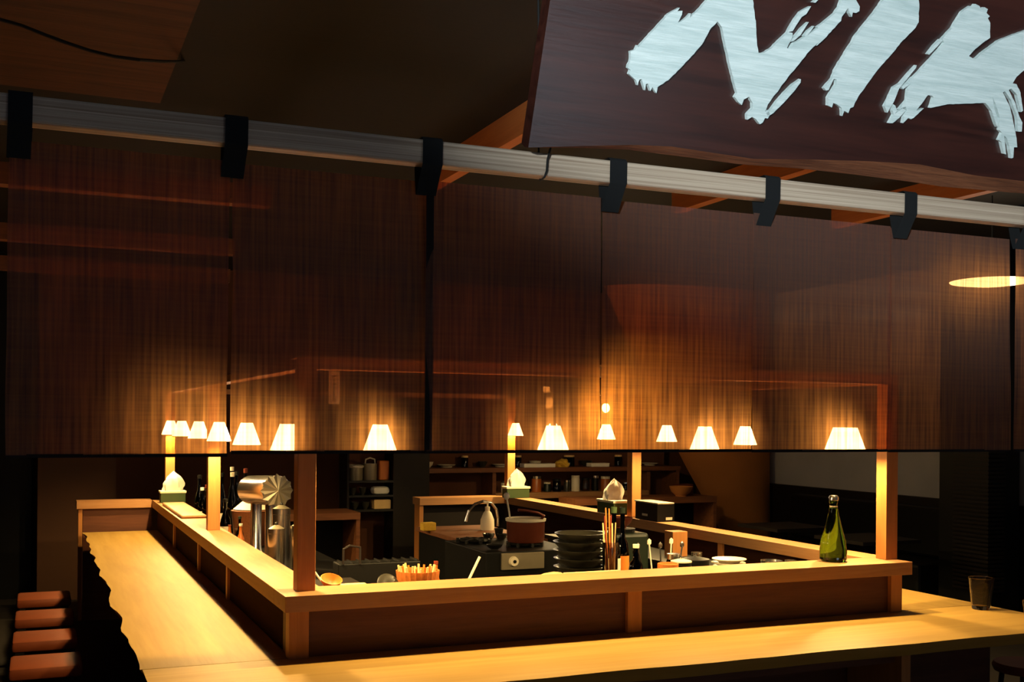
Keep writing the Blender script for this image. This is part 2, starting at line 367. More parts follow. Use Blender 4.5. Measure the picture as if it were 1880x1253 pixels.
def strap(x0, x1, slant, par):
    # flat ribbon looped over the pole, both ends sewn to the fabric top
    prof = [(.012, -.105), (-.012, -.06), (-.0285, -.034), (-.0285, .03), (-.02, .0375), (.028, .0375), (.0365, .03), (.0365, -.034), (.03, -.06), (.0165, -.105)]
    b = bmesh.new(); rows = []
    for y, z in prof:
        s = slant*max(0, min(1, (-z-.02)/.08)); rows.append([b.verts.new((x0+s, y, z)), b.verts.new((x1+s, y, z))])
    for a, c in zip(rows, rows[1:]): b.faces.new((a[0], a[1], c[1], c[0]))
    bmesh.ops.solidify(b, geom=b.faces[:], thickness=.0015)
    m = MB(); m.b.free(); m.b = b; o = m.build('strap', 'strap', par); return o
panels = [(-.066, .420, 1.557, -.066, -.016), (.432, .937, 1.563, .403, .457), (.921, 1.434, 1.563, .896, .950), (1.446, 1.957, 1.563, 1.436, 1.489), (1.942, 2.459, 1.562, 1.952, 2.005), (2.473, 2.985, 1.560, 2.476, 2.527), (2.992, 3.49, 1.56, 2.985, 3.035)]
wh = ['leftmost, over the stools', 'second from the left, beside the leftmost gap', 'third from the left, right of the dark overlap', 'fourth from the left, right of the bulb gap', 'fifth from the left, below the lettered sign', 'sixth from the left, in front of the disc lamp', 'cut off by the right edge of the view']
for i, (x0, x1, zb, s0, s1) in enumerate(panels):
    yy = YN+.014+(.018 if i % 2 else 0); xc = (x0+x1)/2
    t = thing('noren_curtain', 'sheer dark brown noren curtain panel, %s' % wh[i], 'curtain', (xc, yy, zb), 0, 'noren panels on the pole')
    zt = 2.272
    m = MB(); m.b.free(); m.b = fabric(x0-xc, x1-xc, 0.006, zt-zb, i*1.7); fb = m.build('fabric', 'cloth', t, True)
    MB().box(x0-xc, x1-xc, -.0022, .0022, 0, .0085).build('hem', 'hem', fb)
    if i == 2: MB().box(x0-xc, x0-xc+.02, -.003, .001, .009, zt-zb-.002).build('seam', 'hem', fb)
    so = strap(s0-xc, s1-xc, -.004, t); so.location = (0, YN-yy, 2.336+.0022*s0-zb)
def loop(x, z, lab):
    pts = [(x, YN-.075, z+.12), (x+.001, YN-.05, z+.04), (x, YN-.0315, z+.01), (x-.002, YN-.0315, z-.02), (x-.006, YN-.027, z-.036), (x, YN+.01, z-.038), (x+.006, YN+.036, z-.02), (x+.008, YN+.05, z+.4), (x+.008, YN+.07, 3.1-.001)]
    o = MB().tube(pts, .0028, 6).build('hanging_cord', 'cord'); return tag(o, lab, 'cord')
loop(1.245, 2.339, 'thin black cord looped under the pale pole below the left end of the sign')
# slack cable over the ceiling, upper left
pts = []
for i in range(25):
    u = i/24; pts.append(Vector((-.4+1.35*u, 4.4+.1*u, 3.02-.17*math.sin(PI*min(1, .5+.5*u))*1+.12*(1-u)**2)))
cpx = [(-150, -4), (-60, 22), (0, 36), (40, 47), (80, 63), (120, 78), (165, 93), (210, 104), (255, 110)]
pts = [at(x, y, 4.05) for x, y in cpx]+[at(300, 113, 4.3), at(328, 113, 4.52), at(346, 112, 4.735)]
o = MB().tube(pts, .006, 6).build('cable', 'cord'); tag(o, 'slack black cable hanging below the brown ceiling boards', 'cable')

# ------------------------------------------------------------------ lettered sign
YS = 2.58
P0 = at(970, 272, YS); P1 = atX(1010, 0, P0.x)
SU = (P1-P0).normalized(); SX = Vector((1, 0, 0)); SN = SX.cross(SU)            # SN points to the viewer side
if SN.y > 0: SN = -SN
def onsign(x, y, off=0):
    d = ray(x, y); o = P0+SN*off; k = (o-EYEV).dot(SN)/d.dot(SN); return EYEV+d*k
sg = thing('shop_sign', 'dark live-edged wooden sign board with big white brush letters, upper right', 'sign', tuple(P0))
inner = [(970, 271), (1082, 268), (1160, 266), (1233, 269), (1310, 281), (1385, 292), (1486, 293), (1590, 296), (1688, 302), (1789, 322), (1880, 333), (1990, 340)]
outer = [(970, 273), (1082, 274), (1160, 277), (1213, 284), (1300, 295), (1365, 304), (1480, 312), (1587, 324), (1680, 336), (1738, 345), (1880, 357), (1990, 366)]
HT = .60; LEN = 2.3
def uv(p): q = p-P0; return q.x, q.dot(SU)
fi = [uv(onsign(*p)) for p in inner]; fo = [uv(onsign(*p)) for p in outer]
for L in (fi, fo):
    (u0, v0) = L[-1]
    for k in range(1, 6): L.append((u0+.16*k, v0-.004*k+.012*math.sin(k*1.7)))
endu = fi[-1][0]
b = bmesh.new()
def ringpts(line, dep, grow=0): 
    return [P0+SX*u+SU*v-SN*dep for u, v in line]+[P0+SX*(endu+grow)+SU*HT-SN*dep, P0-SX*grow+SU*HT-SN*dep]
r0 = [b.verts.new(p) for p in ringpts(fi, 0)]; r1 = [b.verts.new(p) for p in ringpts(fo, .022)]; r2 = [b.verts.new(p) for p in ringpts([(u, v+.006) for u, v in fo], .05)]
for L in (r0, r2):
    for tr in tessellate_polygon([[v.co.copy() for v in L]]): b.faces.new([L[i] for i in tr])
n = len(r0)
for a, c in ((r0, r1), (r1, r2)):
    for i in range(n):
        f = b.faces.new((a[i], a[(i+1) % n], c[(i+1) % n], c[i]))
        if i < n-3: f.material_index = 1
m = MB(); m.b.free(); m.b = b; o = m.build('board', 'sign', sg, world=True); o.data.materials.append(mt['bark'])
def rough(pts, amp, step):
    """fray an outline with small brush irregularities"""
    out = []
    for (a, b2) in zip(pts, pts[1:]+pts[:1]):
        d = math.hypot(b2[0]-a[0], b2[1]-a[1]); k = max(1, int(d/step))
        for j in range(k):
            u = j/k; x = a[0]+(b2[0]-a[0])*u; y = a[1]+(b2[1]-a[1])*u
            if j: 
                q = noise.noise((x*.13, y*.13, 1.)); x += amp*q; y += amp*noise.noise((x*.13, y*.13, 9.))
            out.append((x, y))
    return out
def c1(*p): return [(1140+x/4.8184, y/4.8184) for x, y in p]
def c2(*p): return [(1500+x/4.176, y/4.176) for x, y in p]
ltrN = c1((790, -120), (765, 0), (690, 85), (612, 160), (618, 118), (590, 150), (535, 190), (505, 200), (540, 130), (545, 95), (500, 100), (522, 68), (470, 95), (430, 118), (150, 420), (148, 400), (130, 440), (85, 455), (88, 520), (62, 602), (85, 620), (72, 655), (100, 682), (135, 712), (150, 755), (165, 705), (185, 700), (215, 800), (222, 745), (240, 740), (262, 805), (280, 770), (315, 825), (325, 770), (420, 710), (500, 628), (610, 515), (720, 390), (800, 245), (855, 190), (895, 245), (930, 420), (970, 600), (1015, 780), (1030, 825), (1008, 860), (1040, 905), (1070, 930), (1088, 880), (1135, 855), (1165, 910), (1165, 960), (1118, 1010), (1120, 1060), (1160, 1035), (1195, 1055), (1230, 1100), (1255, 1085), (1275, 1045), (1300, 1050), (1320, 1010), (1300, 975), (1275, 990), (1300, 925), (1370, 830), (1480, 680), (1570, 575), (1660, 460), (1760, 365))
ltrN += c2((0, 350), (60, 295), (150, 195), (185, 160), (190, 130), (240, 60), (250, 100), (268, 130), (275, 95), (300, 100), (325, 85), (328, 50), (300, 0), (300, -60), (190, -60), (190, 0), (172, 55), (140, 100), (80, 150), (0, 210))
ltrN += c1((1750, 245), (1640, 320), (1530, 380), (1495, 435), (1470, 425), (1520, 320), (1518, 290), (1478, 285), (1420, 340), (1330, 430), (1260, 468), (1218, 470), (1205, 400), (1195, 210), (1180, 90), (1168, 0), (1160, -120))
ltrI = c2((520, -80), (510, 0), (440, 100), (370, 185), (290, 290), (215, 420), (140, 540), (120, 600), (80, 645), (55, 675), (70, 695), (90, 690), (130, 605), (152, 610), (148, 650), (105, 715), (85, 750), (85, 810), (115, 825), (125, 790), (150, 800), (190, 830), (195, 890), (210, 850), (240, 868), (255, 830), (280, 820), (290, 790), (330, 720), (400, 625), (470, 530), (560, 430), (640, 330), (740, 230), (780, 170), (785, 60), (780, 0), (780, -80))
ltrK = c2((1115, 90), (1135, 75), (1180, 45), (1200, 50), (1215, 30), (1245, 45), (1262, 75), (1285, 55), (1310, 70), (1300, 100), (1325, 125), (1310, 140), (1328, 175), (1328, 290), (1290, 315), (1215, 375), (1165, 430), (1210, 455), (1290, 390), (1390, 315), (1500, 270), (1587, 240), (1760, 180), (1760, 400), (1587, 540), (1530, 590), (1500, 640), (1530, 645), (1560, 710), (1580, 850), (1565, 860), (1535, 730), (1490, 680), (1470, 690), (1520, 790), (1550, 890), (1575, 940), (1570, 1010), (1545, 1010), (1535, 900), (1490, 770), (1440, 700), (1425, 710), (1480, 820), (1510, 960), (1530, 1060), (1535, 1130), (1510, 1130), (1505, 1210), (1490, 1215), (1475, 1120), (1455, 1060), (1435, 1040), (1450, 1185), (1435, 1180), (1415, 1090), (1395, 1075), (1420, 1020), (1400, 1000), (1400, 900), (1370, 800), (1345, 740), (1360, 830), (1390, 930), (1385, 975), (1365, 930), (1340, 850), (1290, 790), (1150, 795), (1000, 800), (870, 828), (895, 750), (885, 735), (850, 730), (800, 800), (760, 850), (820, 830), (740, 905), (720, 915), (700, 905), (660, 945), (668, 900), (690, 850), (680, 820), (630, 840), (690, 770), (700, 680), (745, 590), (830, 500), (940, 380), (975, 330), (960, 300), (1040, 215))
spl = [c1((1500, 240), (1545, 165), (1590, 105), (1640, 75), (1683, 55), (1640, 125), (1600, 150), (1550, 225), (1520, 275), (1478, 285)), c1((1500, 370), (1560, 300), (1600, 250), (1662, 195), (1640, 230), (1590, 310), (1525, 365)), c1((1620, 320), (1660, 270), (1712, 230), (1680, 275), (1640, 325)),
       c1((1285, 1000), (1330, 970), (1380, 900), (1450, 820), (1520, 750), (1592, 700), (1590, 730), (1530, 810), (1440, 910), (1350, 1000), (1300, 1030)), c1((1700, 20), (1735, -10), (1745, 0), (1720, 25)),
       c2((850, 415), (900, 350), (950, 300), (965, 310), (920, 360), (860, 420)), c2((520, 815), (550, 760), (590, 670), (640, 640), (700, 570), (765, 500), (760, 520), (700, 595), (630, 680), (590, 780), (540, 865)), c2((555, 945), (590, 880), (660, 830), (680, 850), (630, 905), (580, 945)), c2((650, 670), (700, 630), (740, 590), (725, 640), (660, 685)), c2((585, 800), (600, 810), (615, 850), (590, 880), (580, 850))]
def relief(polys, name, lab):
    m = MB()
    for p, a in polys:
        q = [onsign(x, y, .013) for x, y in (rough(p, a, 5) if a else p)]; m.prism(q, -SN*.0127)
    o = m.build(name, 'white', sg, world=True); o['label'] = lab; return o
relief([(ltrN, 1.3)]+[(s, .4) for s in spl[:5]], 'letter', 'white brush letter N')
relief([(ltrI, 1.3)], 'letter', 'white brush letter I')
relief([(ltrK, .8)]+[(s, .4) for s in spl[5:]], 'letter', 'white brush letter K')
for X in (P0.x+.35, P0.x+1.7):
    q = P0+SX*(X-P0.x)+SU*HT; MB().box(X-.012, X+.012, q.y+.01, q.y+.035, q.z-.04, 3.1 if q.y > 2.77 else q.z+.3).build('hanger', 'black', sg, world=True)
#PART2
# ------------------------------------------------------------------ stools
def make_stool(label, g):
    t = thing('stool', label, 'stool', (0, 0, 0), 0, g)
    MB().box(-.165, .165, -.165, .165, .40, .46, bev=.018).build('seat', 'leather', t, True)
    for sx in (-1, 1):
        for sy in (-1, 1): MB().box(sx*.13-.018, sx*.13+.018, sy*.13-.018, sy*.13+.018, 0, .40).build('leg', 'dark', t)
    for sy in (-1, 1): MB().box(-.13, .13, sy*.13-.01, sy*.13+.01, .14, .165).build('stretcher', 'dark', t)
    return t
sn = ['farthest', 'second farthest', 'middle one', 'fourth from the back', 'nearest']
s0 = None
for i, Y in enumerate((7.99, 7.24, 6.53, 5.85, 5.16)):
    lab = 'tan leather stool in the row along the left counter, %s' % sn[i]; loc = (.045, Y, 0)
    if s0 is None: s0 = make_stool(lab, 'stools along the left counter'); s0.location = loc
    else: dup(s0, loc, lab)
t = thing('round_stool', 'round tan topped stool under the right end of the front counter', 'stool', (4.56, 4.05, 0))
MB().lathe([(0, .46), (.15, .458), (.16, .44), (.15, .415), (0, .41)], seg=28).build('seat', 'leather', t, True)
for k in range(4):
    a = k*PI/2+.6; MB().tube([(.11*math.cos(a), .11*math.sin(a), .412), (.15*math.cos(a), .15*math.sin(a), 0)], .013, 8).build('leg', 'dark', t)
MB().lathe([(.128, .16), (.134, .166), (.14, .16), (.134, .154), (.128, .16)], seg=24).build('foot_ring', 'steel', t)

# ------------------------------------------------------------------ generic small wares
def bottle(loc, label, h, r, m='bglass', lab=None, cap='black', group=None, neck=.3, cat='bottle', shoulder=.55):
    t = thing('bottle', label, cat, loc, random.random()*6, group)
    rn = max(r*.34, .008)
    MB().lathe([(0, 0), (r*.95, 0), (r, .01*h+.002), (r, h*shoulder*.8), (r*.86, h*shoulder), (rn*1.25, h*(1-neck)), (rn, h*(1-neck*.55)), (rn, h*.95)], seg=18).build('body', m, t, True)
    MB().lathe([(0, h*.925), (rn*1.25, h*.925), (rn*1.3, h*.995), (0, h)], seg=12).build('cap', cap, t)
    if lab: MB().lathe([(r*1.015, h*shoulder*.2), (r*1.015, h*shoulder*.72)], seg=18).build('label', lab, t, True)
    return t
def jar(loc, label, h, r, m='cglass', lid='steel', cat='jar', group=None):
    t = thing('jar', label, cat, loc, 0, group)
    MB().lathe([(0, 0), (r, 0), (r, h*.78), (r*.9, h*.84), (r*.9, h*.86)], seg=18).build('body', m, t, True)
    MB().lathe([(0, h*.84), (r*.95, h*.84), (r*.95, h), (0, h)], seg=18).build('lid', lid, t); return t
def bowl(loc, label, h, r, m='ceramic', cat='bowl', group=None, foot=.45):
    o = MB().lathe([(0, .004), (r*foot, 0), (r*foot, h*.08), (r*.8, h*.45), (r, h), (r*.95, h), (r*.74, h*.48), (r*.3, h*.14), (0, h*.12)], seg=26).build('bowl', m, None, True)
    return single(o, loc, label, cat, group)
def plate(loc, label, r, m='plate', group=None, h=.022):
    o = MB().lathe([(0, 0), (r*.6, 0), (r*.66, h*.4), (r, h*.85), (r, h), (r*.64, h*.6), (0, h*.35)], seg=28).build('plate', m, None, True)
    return single(o, loc, label, 'plate', group)
def pot(loc, label, h, r, m, lid='cream', name='pot'):
    t = thing(name, label, 'pot', loc)
    MB().lathe([(0, 0), (r*.92, 0), (r*.97, .012), (r, h), (r*.96, h), (r*.93, .02), (0, .012)], seg=30).build('body', m, t, True)
    return t
def tissue_box(loc, label, wx, wy, h, rz=0, fan=False):
    t = thing('tissue_box', label, 'tissue box', loc, rz, 'tissue boxes on the ledges')
    bx('box', 'green', t, -wx/2, wx/2, -wy/2, wy/2, 0, h*.82, bev=.002)
    bx('lid', 'cream', t, -wx/2-.006, wx/2+.006, -wy/2-.006, wy/2+.006, h*.82, h, bev=.002)
    b = bmesh.new(); rings = []
    for j in range(9):
        v = j/8; R_ = (.052+.016*v)*(1-v**2.6)+.002
        ring = []
        for i in range(22):
            a = 2*PI*i/22; k = 1+.28*math.sin(5*a+4*v)+.18*noise.noise((math.cos(a)*2, math.sin(a)*2, v*3+wx*40))
            ring.append(b.verts.new((R_*k*math.cos(a)*1.25+.012*v, R_*k*math.sin(a)*.6, h+.15*v*(1+.12*noise.noise((i*.4, v, 3))))))
        rings.append(ring)
    for a, c in zip(rings, rings[1:]):
        for i in range(22): b.faces.new((a[i], a[(i+1) % 22], c[(i+1) % 22], c[i]))
    b.faces.new(rings[-1]); m = MB(); m.b.free(); m.b = b; m.build('tissue', 'paper', t, True); return t
tissue_box((.998, 9.22, ZL), 'green tissue box at the far end of the left ledge, pale lid', .19, .11, .095)
tissue_box((3.885, 8.93, ZL), 'green tissue box at the back corner beyond the copper pot', .215, .11, .10)
tissue_box((3.93, 7.22, ZL), 'dark green tissue box on the right ledge beside the post', .13, .26, .10)
t = thing('black_box', 'black box with pale flat top on the right ledge, in front of a post', 'box', (3.93, 6.62, ZL))
bx('body', 'black', t, -.068, .068, -.15, .15, 0, .12, bev=.003); bx('top', 'plate', t, -.07, .06, -.16, .16, .1205, .13, bev=.002)
bx('tag', 'label', t, -.071, -.0682, -.02, .05, .03, .045)
bx('tag', 'label', t, .0, .05, -.1508, -.1502, .012, .03)
t = MB().box(-.085, .085, -.62, .62, 0, .022, bev=.01).build('long_tray', 'ledgeY'); single(t, (.975, 8.32, ZL), 'pale long wooden tray lying flat on the left ledge behind a post', 'tray')

# green sake bottle and glasses
t = thing('bottle', 'tall green glass bottle standing on the front ledge near the right corner post', 'bottle', (3.606, 4.36, ZL))
MB().lathe([(0, .004), (.055, 0), (.0655, .012), (.066, .06), (.061, .10), (.040, .175), (.026, .235), (.019, .27), (.0185, .285), (.022, .287), (.022, .296), (.018, .30)], seg=30).build('body', 'grglass', t, True)
MB().lathe([(0, .325), (.017, .325), (.023, .318), (.024, .302), (.0185, .297), (.0175, .285)], seg=20).build('cap', 'steel', t, True)
MB().lathe([(.0195, .262), (.0195, .274)], seg=20).build('collar', 'label', t, True)
def tumbler(loc, label, h, r0, r1):
    t = thing('drinking_glass', label, 'glass', loc)
    MB().lathe([(0, 0), (r0*.92, 0), (r0, .006), (r1, h), (r1*.955, h), (r0*.93, .02), (0, .018)], seg=28).build('body', 'clglass', t, True)
    MB().lathe([(r1*.955, h-.0015), (r1*.98, h+.0015), (r1*1.003, h-.0015)], seg=28).build('rim', 'clglass', t); return t
tumbler((4.37, 4.16, ZC), 'tall clear drinking glass near the right edge of the counter', .158, .044, .062)
tumbler((4.44, 3.92, ZC), 'short clear glass at the extreme right edge of the counter', .075, .03, .038)

# ------------------------------------------------------------------ kitchen work surfaces
ZW = .82
def bench(label, x0, x1, y0, y1, z, top, body, name='workbench'):
    t = thing(name, label, 'counter', ((x0+x1)/2, (y0+y1)/2, 0))
    bx('worktop', top, t, x0, x1, y0, y1, z-.03, z, world=True, bev=.003); bx('cabinet', body, t, x0+.02, x1-.02, y0+.02, y1-.02, 0, z-.0305, world=True); return t
bench('dull steel workbench behind the front ledge', 1.32, 3.84, 4.44, 5.15, ZW, 'dsteel', 'black')
bench('dull steel workbench behind the left ledge holding the beer tower', 1.07, 1.62, 5.2, 9.3, ZW, 'dsteel', 'black')
sk = bench('wooden topped sink unit in the middle of the kitchen', 2.6, 3.16, 6.95, 7.85, .85, 'beam', 'black', 'sink_unit')
bx('front_panel', 'red', sk, 2.66, 2.84, 6.955, 6.969, .55, .79, world=True); bx('edge_strip', 'steel', sk, 2.6, 3.16, 6.942, 6.949, .826, .848, world=True)
MB().tube([at(855, 958, 7.7), at(861, 938, 7.7), at(872, 926, 7.7), at(887, 921, 7.7), at(902, 924, 7.7), at(911, 936, 7.7), at(914, 952, 7.7), Vector((at(914, 952, 7.7).x, 7.7, .8505))], .011, 10).build('faucet', 'steel', sk, world=True)
st = thing('stove', 'black cooking range with a steel control panel below the copper pot', 'stove', (2.6, 6.1, 0))
bx('body', 'black', st, 2.4, 3.0, 5.95, 6.65, 0, .88, world=True, bev=.006)
bx('control_panel', 'brushed', st, at(930, 1, 5.93).x, at(1008, 1, 5.93).x, 5.93, 5.948, .775, .872, world=True, bev=.003)
kx = at(951, 1, 5.93).x
kn = MB().lathe([(0, .02), (.026, .02), (.03, .0), (0, 0)], (kx, 5.93, .825), 20, Matrix.Rotation(PI/2, 3, 'X')).build('knob', 'cream', st, True, world=True)
MB().lathe([(0, .005), (.01, .005), (.01, .0), (0, 0)], (kx, 5.909, .825), 14, Matrix.Rotation(PI/2, 3, 'X')).build('knob_cap', 'black', kn, True, world=True)
for gx, gy in ((2.53, 6.47), (2.76, 6.2)):
    m = MB()
    for k in range(4):
        a = k*PI/4; m.box(gx-.12, gx+.12, gy-.008, gy+.008, .881, .905, rot=Matrix.Rotation(a, 3, 'Z'))
    m.lathe([(.085, .895), (.095, .905), (.105, .895), (.095, .885), (.085, .895)], (gx, gy, 0), 20); m.build('burner_grate', 'dsteel', st, world=True)
p = pot((2.765, 6.2, .906), 'reddish copper pot with a cream rim on the range', .125, .118, 'copper')
MB().lathe([(.112, .125), (.124, .128), (.126, .143), (.116, .146), (.108, .138), (.112, .125)], seg=30).build('rim', 'cream', p, True)
MB().tube([(.06, -.09, .14), (.075, -.105, .165), (.03, -.11, .185), (-.05, -.11, .20), (-.10, -.11, .205)], .009, 8).build('handle', 'copper', p, True)
t = thing('ladle', 'slim ladle with a pale round knob standing in the copper pot', 'ladle', (2.70, 6.25, .925))
MB().tube([(0, 0, 0), (-.015, .02, .15), (-.028, .03, .24)], .006, 8).build('handle', 'cream', t, True); MB().ico((-.03, .032, .258), .02, 2, (1, 1, 1.25)).build('knob', 'cream', t, True)
t = thing('soap_bottle', 'pale yellow pump bottle standing on the sink unit', 'bottle', (3.02, 7.46, .85))
MB().lathe([(0, 0), (.047, 0), (.052, .02), (.05, .075), (.03, .125), (.017, .14), (.017, .15)], seg=22).build('body', 'cream', t, True); MB().lathe([(.018, .148), (.018, .17), (.006, .172), (.006, .195)], seg=14).build('pump', 'label', t, True); MB().box(-.032, .01, -.008, .008, .195, .21, bev=.003).build('nozzle', 'label', t)
t = MB().box(-.05, .05, -.035, .035, 0, .06, bev=.008).build('sponge', 'yellow'); single(t, (at(786, 965, 7.55).x, 7.55, .8505), 'yellow sponge block on the sink unit', 'sponge', rz=.1)
for k, (x, y, Y, h, r, m_) in enumerate([(897, 0, 6.55, .045, .04, 'steel'), (916, 0, 6.6, .07, .03, 'dsteel'), (908, 0, 6.08, .03, .05, 'dsteel'), (922, 0, 6.55, .04, .035, 'ceramic')]):
    X = at(x, 980, Y).x; bowl((X, Y, .8805), ['small steel dish on the range behind the soap bottle', 'narrow dull cup on the back of the range', 'flat dark dish at the left of the range', 'small glazed cup next to the copper pot'][k], h, r, m_, 'dish')

# stack of glazed bowls
Xs = 2.52
for k in range(6):
    r = .135-.004*(k % 2)
    bowl((Xs+.004*(k % 3), 4.99, ZW+.042*k), 'grey green bowl in the stack by the chopstick glass, %s from the bottom' % ['first', 'second', 'third', 'fourth', 'fifth', 'topmost, sixth'][k], .055, r, 'ceramic', group='stack of grey green bowls')
# chopstick glass
t = thing('utensil_holder', 'tall clear tube holder for chopsticks, right of the bowl stack', 'holder', (2.49, 4.60, ZW))
MB().lathe([(0, 0), (.034, 0), (.035, .005), (.037, .26), (.035, .26), (.033, .01), (0, .008)], seg=22).build('body', 'cglass', t, True)
for k in range(7):
    a = k*.9; q = [.012*math.cos(a), .012*math.sin(a)]
    o = MB().tube([(q[0], q[1], 0), (q[0]*2.3-.003*k, q[1]*2.1, .34+.035*(k % 3))], [.0045, .0032], 6).build('chopstick', ['stick', 'red', 'wicker'][k % 3])
    single(o, (2.49, 4.60, ZW+.010), 'thin chopstick in the tall clear holder, %s' % ['pale, leaning right', 'dark red, near the middle', 'brown, leaning back', 'pale, leaning back left', 'dark red, leaning left', 'brown, upright', 'pale, leaning far left'][k], 'chopstick', 'chopsticks in the tall holder')
bottle((2.585, 4.74, ZW), 'bottle with a green neck just right of the chopsticks', .415, .034, 'bglass', 'label', 'green', neck=.38)
bottle((2.70, 4.86, ZW), 'pale green capped bottle beside the dark green tissue box', .40, .034, 'bglass', 'orange', 'dgreen', neck=.38)
bottle((2.63, 4.60, ZW), 'squat sauce bottle with white cap and orange label in front', .245, .036, 'bglass', 'amber', 'label', neck=.3, shoulder=.62)
bottle((2.67, 4.68, ZW), 'small cream labelled jar bottle near the wooden cups', .205, .028, 'bglass', 'label', 'steel', neck=.3, shoulder=.7)
t = thing('canister', 'large dark green canister behind the sauce bottles', 'canister', (3.02, 5.45, ZW)); t.location.z = 0
bx('body', 'dgreen', t, -.12, .12, -.11, .11, 0, 1.03, bev=.02); MB().lathe([(0, 1.031), (.075, 1.031), (.08, 1.05), (0, 1.055)], seg=22).build('lid', 'black', t)
bowl((3.0, 5.42, 1.056), 'copper coloured bowl sitting on the dark green canister', .06, .068, 'copper')
for k in range(3):
    o = MB().lathe([(0, 0), (.046, 0), (.05, .012), (.05, .05), (.046, .052), (.042, .02), (0, .016)], seg=22).build('wooden_cup', 'wicker' if k != 1 else 'stick', None, True)
    single(o, (2.755+.002*k, 4.52, ZW+.053*k), 'round wooden cup in the short stack near the front ledge, %s' % ['bottom', 'middle', 'top'][k], 'cup', 'stacked wooden cups')
for k, (X, Y, r, h, m_, lab) in enumerate([(2.87, 4.58, .05, .155, 'black', 'dark squat pot with pale lid right of the wooden cups'), (3.0, 4.66, .07, .15, 'black', 'black lidded pot left of the stacked pale plates')]):
    p = pot((X, Y, ZW), lab, h, r, m_); MB().lathe([(0, h+.012), (r*.3, h+.012), (r*1.02, h+.002), (r*1.02, h-.004), (0, h+.001)], seg=24).build('lid', ['plate', 'dsteel'][k], p, True); MB().ico((0, 0, h+.018), .009, 1).build('lid_knob', 'steel', p)
jar((2.93, 4.75, ZW), 'small dark jar between the two black pots', .17, .035, 'bglass', 'steel'); jar((3.10, 4.8, ZW), 'small steel lidded jar behind the pale plates', .165, .03, 'bglass', 'steel')
for k in range(8): plate((3.17+.004*(k % 3), 4.62, ZW+.0185*k), 'pale plate in the stack left of the green bottle, %s from the bottom' % ['first', 'second', 'third', 'fourth', 'fifth', 'sixth', 'seventh', 'topmost, eighth'][k], .085, 'plate' if k > 4 or k % 2 else 'ceramic', 'stack of pale plates')
bowl((3.46, 4.66, ZW), 'shiny steel bowl left of the green bottle, only its rim showing', .125, .055, 'steel'); bowl((3.58, 4.66, ZW), 'small steel bowl just behind the green bottle', .12, .03, 'steel')
o = MB().box(-.055, .055, -.05, .05, 0, .16, bev=.004).build('wooden_block', 'post'); single(o, (3.72, 6.0, .80), 'pale upright wooden block under the right ledge', 'block')
t = bench('low dark shelf under the right ledge', 3.5, 3.84, 5.2, 7.5, .8, 'dsteel', 'black', 'side_bench')

# front left corner
o = MB().lathe([(0, .004), (.022, 0), (.026, .004), (.038, .022), (.046, .04), (.043, .041), (.034, .024), (.018, .009), (0, .007)], seg=26).build('bowl', 'orange', None, True)
single(o, (1.118, 4.50, .952), 'orange bowl tipped beside the front left post', 'bowl'); o.rotation_euler = (.42, 0, .2)
o = MB().tube([(0, 0, 0), (-.06, .03, .09)], .004, 6).build('spoon', 'cream'); single(o, (1.10, 4.53, .96), 'white spoon handle rising from the orange bowl', 'spoon')
t = bench('narrow shelf behind the front left corner of the ledge', 1.065, 1.315, 4.435, 4.9, .93, 'dark', 'black', 'corner_shelf')
o = MB().box(-.055, .055, -.06, .06, 0, .022, bev=.004).build('cutting_board', 'stick'); single(o, (1.235, 4.52, .9305), 'small pale cutting board right of the orange bowl', 'board')
t = thing('skewer_basket', 'orange woven basket with many sticks upright, at the front ledge', 'basket', (1.525, 4.57, ZW))
MB().lathe([(0, 0), (.07, 0), (.075, .01), (.094, .175), (.09, .175), (.07, .012), (0, .01)], seg=48, pleat=.02).build('basket', 'wicker', t, True)
for k in range(22):
    a = k*2*PI/22+.1*random.random(); r = .082-.03*random.random()
    MB().tube([(r*.7*math.cos(a), r*.7*math.sin(a), .012), (r*1.12*math.cos(a), r*1.05*math.sin(a), .185+.018*random.random())], .0045, 6).build('skewer', 'stick' if k % 3 else 'orange', t)
o = MB().lathe([(0, 0), (.04, .002), (.052, .012), (.04, .016), (0, .008)], seg=24).build('ladle_dish', 'ceramic', None, True); single(o, (1.375, 4.53, .94), 'grey spoon rest leaning left of the skewer basket', 'dish'); o.rotation_euler = (1.0, .3, 0)
gr = thing('grill', 'black iron grill with steel frame behind the front left corner', 'grill', (1.5, 5.05, ZW))
bx('body', 'black', gr, -.22, .18, -.06, .05, 0.001, .16, bev=.006); MB().tube([(-.2, -.07, .16), (-.2, -.07, .23), (-.17, -.07, .245), (-.12, -.07, .235), (-.12, -.07, .16)], .006, 8).build('handle', 'dark', gr)
for k in range(9): bx('grate_bar', 'dsteel', gr, -.2+.045*k, -.194+.045*k, -.06, .05, .1605, .167)
o = MB().tube([(0, 0, 0), (.10, .0, .195)], .006, 6).build('spatula', 'cream'); single(o, (1.735, 4.62, .84), 'thin pale spatula handle right of the skewer basket', 'spatula')
x0, x1 = at(1042, 1, 4.46).x, at(1142, 1, 4.46).x
o = MB().box(-(x1-x0)/2, (x1-x0)/2, -.009, .009, 0, .148, bev=.003).build('board', 'stick'); single(o, ((x0+x1)/2, 4.452, ZW), 'long pale board standing on edge just behind the front ledge', 'board')
o = MB().box(-.07, .07, -.05, .05, 0, .11, bev=.03).build('folded_towel', 'stick', None, True); single(o, (at(1018, 1, 4.75).x, 4.72, ZW), 'beige folded towel in front of the bowl stack', 'towel', rz=.5)
